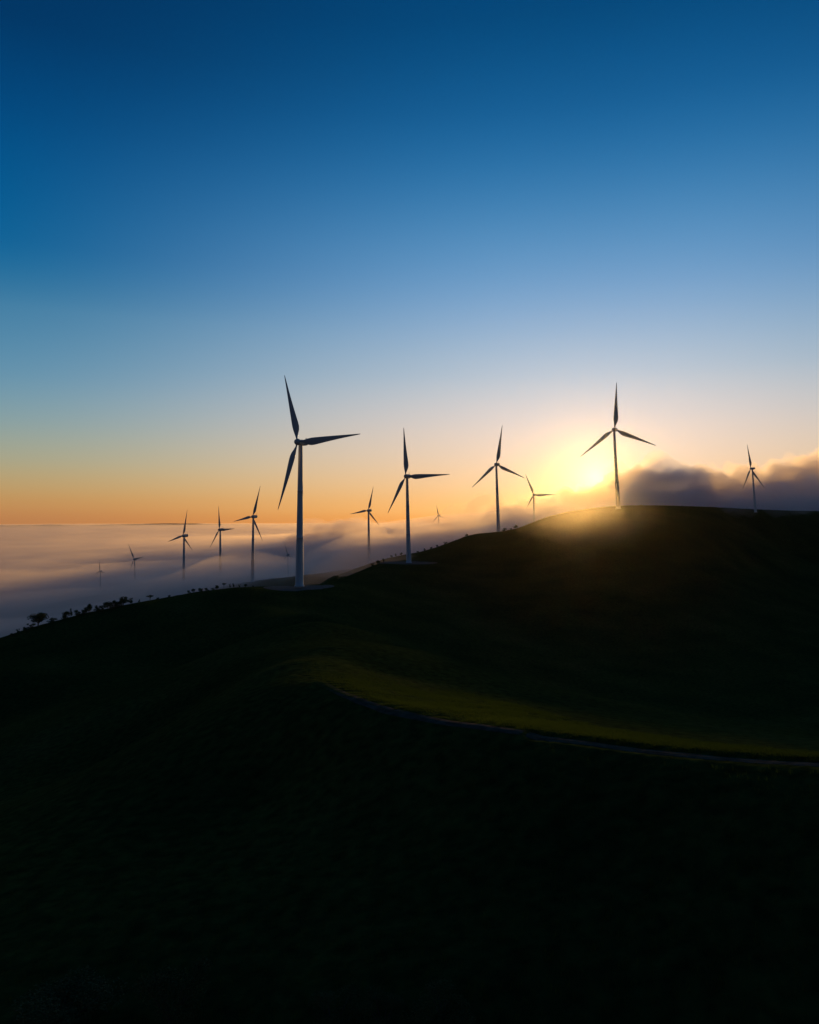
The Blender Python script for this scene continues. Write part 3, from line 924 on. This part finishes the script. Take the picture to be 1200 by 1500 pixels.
def cloud(name, lumps, vox, amp, mat, seed, label, base=62.0, gain=0.55, octs=5):
    bm = bmesh.new()
    for (px, py, D, r, sq) in lumps:
        c = P(px, py, D)
        m4 = Matrix.Translation((c.x, c.y, c.z)) @ Matrix.Diagonal((1.25, 1.5, sq, 1))
        bmesh.ops.create_icosphere(bm, subdivisions=3, radius=r, matrix=m4)
    me = bpy.data.meshes.new(name); bm.to_mesh(me); bm.free()
    o = bpy.data.objects.new(name, me); COL.objects.link(o)
    md = o.modifiers.new('remesh', 'REMESH'); md.mode = 'VOXEL'; md.voxel_size = vox
    dg = bpy.context.evaluated_depsgraph_get(); dg.update()
    me2 = bpy.data.meshes.new_from_object(o.evaluated_get(dg))
    o.modifiers.clear(); o.data = me2; bpy.data.meshes.remove(me)
    n = len(me2.vertices)
    co = np.empty(n * 3, np.float32); me2.vertices.foreach_get('co', co); co = co.reshape(-1, 3)
    no = np.empty(n * 3, np.float32); me2.vertex_normals.foreach_get('vector', no); no = no.reshape(-1, 3)
    dv = np.empty(n)
    for i in range(n):
        x, y, z = co[i]
        f1 = 0.0; a_ = 1.0; sc = 1 / base
        for k in range(octs):
            f1 += a_ * (1.9 * abs(noise.noise((x * sc + seed, y * sc, z * sc * 1.3))) - 0.36) ; a_ *= gain; sc *= 2.1
        dv[i] = f1 * amp
    co = co + no * dv[:, None].astype(np.float32)
    me2.vertices.foreach_set('co', np.ascontiguousarray(co, np.float32).ravel()); me2.update()
    md = o.modifiers.new('remesh', 'REMESH'); md.mode = 'VOXEL'; md.voxel_size = vox
    dg.update(); dg = bpy.context.evaluated_depsgraph_get()
    me3 = bpy.data.meshes.new_from_object(o.evaluated_get(dg))
    o.modifiers.clear(); o.data = me3; bpy.data.meshes.remove(me2); me2 = me3
    bm = bmesh.new(); bm.from_mesh(me2)                     # drop stray shreds
    seen = set(); isl = []
    for v0 in bm.verts:
        if v0 in seen: continue
        stack = [v0]; seen.add(v0); comp = []
        while stack:
            q = stack.pop(); comp.append(q)
            for e in q.link_edges:
                u = e.other_vert(q)
                if u not in seen: seen.add(u); stack.append(u)
        isl.append(comp)
    big = max(len(c) for c in isl)
    for c in isl:
        if len(c) < 0.25 * big:
            bmesh.ops.delete(bm, geom=c, context='VERTS')
    bmesh.ops.smooth_vert(bm, verts=bm.verts, factor=0.4, use_axis_x=True, use_axis_y=True, use_axis_z=True)
    bmesh.ops.recalc_face_normals(bm, faces=bm.faces)
    bm.to_mesh(me2); bm.free()
    me2.shade_smooth(); me2.materials.clear(); me2.materials.append(mat)
    tag(o, label, 'cloud', kind='stuff')
    return o
CLC = (0.92, 0.86, 0.88, 1)
bank = [(915, 748, 1430, 34, .7), (945, 732, 1430, 40, .8), (960, 748, 1500, 62, .7), (1020, 745, 1500, 66, .7), (1085, 745, 1500, 66, .7), (1150, 742, 1510, 68, .7), (1220, 738, 1520, 72, .7), (1300, 736, 1530, 76, .7), (975, 718, 1440, 44, .8), (1010, 716, 1450, 48, .8), (1045, 722, 1450, 46, .8), (1080, 716, 1460, 42, .8), (1112, 728, 1450, 46, .8),
        (1140, 722, 1460, 46, .8), (1170, 708, 1470, 50, .8), (1205, 704, 1480, 54, .8), (1250, 700, 1490, 60, .8), (1310, 702, 1490, 62, .8), (1370, 705, 1500, 60, .8),
        (935, 756, 1380, 42, .8), (1000, 750, 1380, 56, .8), (1080, 752, 1390, 58, .8), (1160, 745, 1390, 62, .8), (1240, 742, 1400, 66, .8), (1330, 742, 1400, 70, .8)]
cloud('cloud_bank', bank, 4.0, 21, vol_mat('cloud_air', CLC, 0.018, 0.5), 1.0, 'dark cloud bank behind the right of the hill')
wisp = [(930, 714, 1420, 26, .7), (965, 698, 1430, 28, .7), (1000, 694, 1440, 30, .7), (1040, 700, 1440, 34, .7), (1085, 696, 1450, 32, .7),
        (1130, 708, 1450, 36, .7), (1165, 688, 1460, 32, .8), (1195, 684, 1470, 34, .8), (1240, 682, 1480, 40, .8), (1300, 684, 1480, 46, .8)]
cloud('cloud_veil', wisp, 4.0, 24, vol_mat('veil_air', CLC, 0.010, 0.55), 5.0, 'thin sunlit cloud fringe over the dark bank')

glow = [(834, 743, 2300, 34, .9), (848, 736, 2330, 38, .9), (864, 730, 2360, 42, .9), (882, 729, 2390, 44, .9), (900, 726, 2410, 46, .9), (920, 714, 2400, 52, .9), (940, 708, 2380, 56, .9), (868, 747, 2300, 48, .9), (900, 743, 2340, 56, .9), (935, 730, 2380, 60, .9)]
cloud('sunlit_cloud', glow, 6.0, 30, vol_mat('glow_air', CLC, 0.024, 0.5), 12.0, 'golden torn cloud in front of the sun at the end of the bank', base=64.0)
low = [(418, 806, 2250, 50, .5), (455, 792, 2200, 62, .5), (490, 780, 2100, 66, .55), (525, 778, 2000, 62, .55), (560, 786, 1900, 58, .5), (595, 792, 1800, 54, .5), (470, 806, 1700, 52, .5), (510, 802, 1600, 54, .55),
       (545, 800, 1500, 50, .55), (580, 802, 1450, 46, .6), (620, 798, 1400, 46, .6), (650, 790, 1350, 44, .7), (685, 776, 1350, 44, .7), (715, 768, 1350, 44, .7), (750, 765, 1420, 48, .7), (790, 758, 1500, 50, .7), (830, 748, 1520, 44, .7)]
cloud('low_cloud', low, 7.0, 26, vol_mat('low_cloud_air', FOGCOL, 0.008, 0.45), 3.0, 'mauve low cloud rolling up behind the saddle', base=75.0)
veil = [(700, 772, 800, 16, .6), (728, 762, 800, 20, .7), (758, 757, 790, 20, .7), (790, 748, 790, 18, .7), (822, 740, 780, 16, .7), (715, 778, 760, 14, .5)]
cloud('drifting_mist', veil, 3.0, 12, vol_mat('drift_air', CLC, 0.006, 0.55), 8.0, 'sunlit mist drifting over the hill shoulder', base=34.0)

thin = [(1075, 733, 830, 16, .7), (1100, 725, 820, 20, .8), (1125, 723, 825, 20, .8), (1155, 721, 840, 24, .8), (1190, 719, 860, 28, .8), (1230, 717, 880, 32, .8), (1270, 717, 900, 34, .8)]
cloud('thin_mist', thin, 3.0, 12, vol_mat('thin_air', CLC, 0.0028, 0.5), 21.0, 'thin mist creeping over the right end of the hill', base=40.0)
lit = [(835, 764, 540, 26, .55), (862, 760, 500, 30, .55), (890, 760, 520, 28, .55), (904, 760, 540, 20, .5), (850, 772, 410, 22, .5), (805, 772, 560, 22, .5)]  # mist lumps added to spread the sun's golden glow over the crest
cloud('crest_glow_mist', lit, 3.0, 8, vol_mat('crest_glow_air', CLC, 0.00034, 0.86), 15.0, 'thin mist added for the golden sun glow over the hill crest', base=45.0)

# even, thin haze round everything
hx = 9700.0
v_, f_ = box(0, 0, 0, 1, 1, 1)
zb, zt = -245.0, 170.0
v_ = [(x * 2 * hx, y * (hx + 600) + (hx - 600) / 2, (z + .5) * (zt - zb) + zb) for x, y, z in v_]
haze = mesh_obj('haze', v_, f_, vol_mat('haze_air', (0.97, 0.93, 0.88, 1), 0.0000046, 0.94), smooth=False)
tag(haze, 'thin morning haze over the hills', 'haze', kind='stuff')

# ------------------------------------------------------------------ render settings
S.view_settings.view_transform = 'Standard'
S.view_settings.look = 'None'
S.view_settings.exposure = 0
S.view_settings.gamma = 1
S.cycles.use_denoising = True
S.cycles.volume_bounces = 10
S.cycles.max_bounces = 12
S.cycles.diffuse_bounces = 2
S.cycles.transparent_max_bounces = 16
S.cycles.sample_clamp_indirect = 4
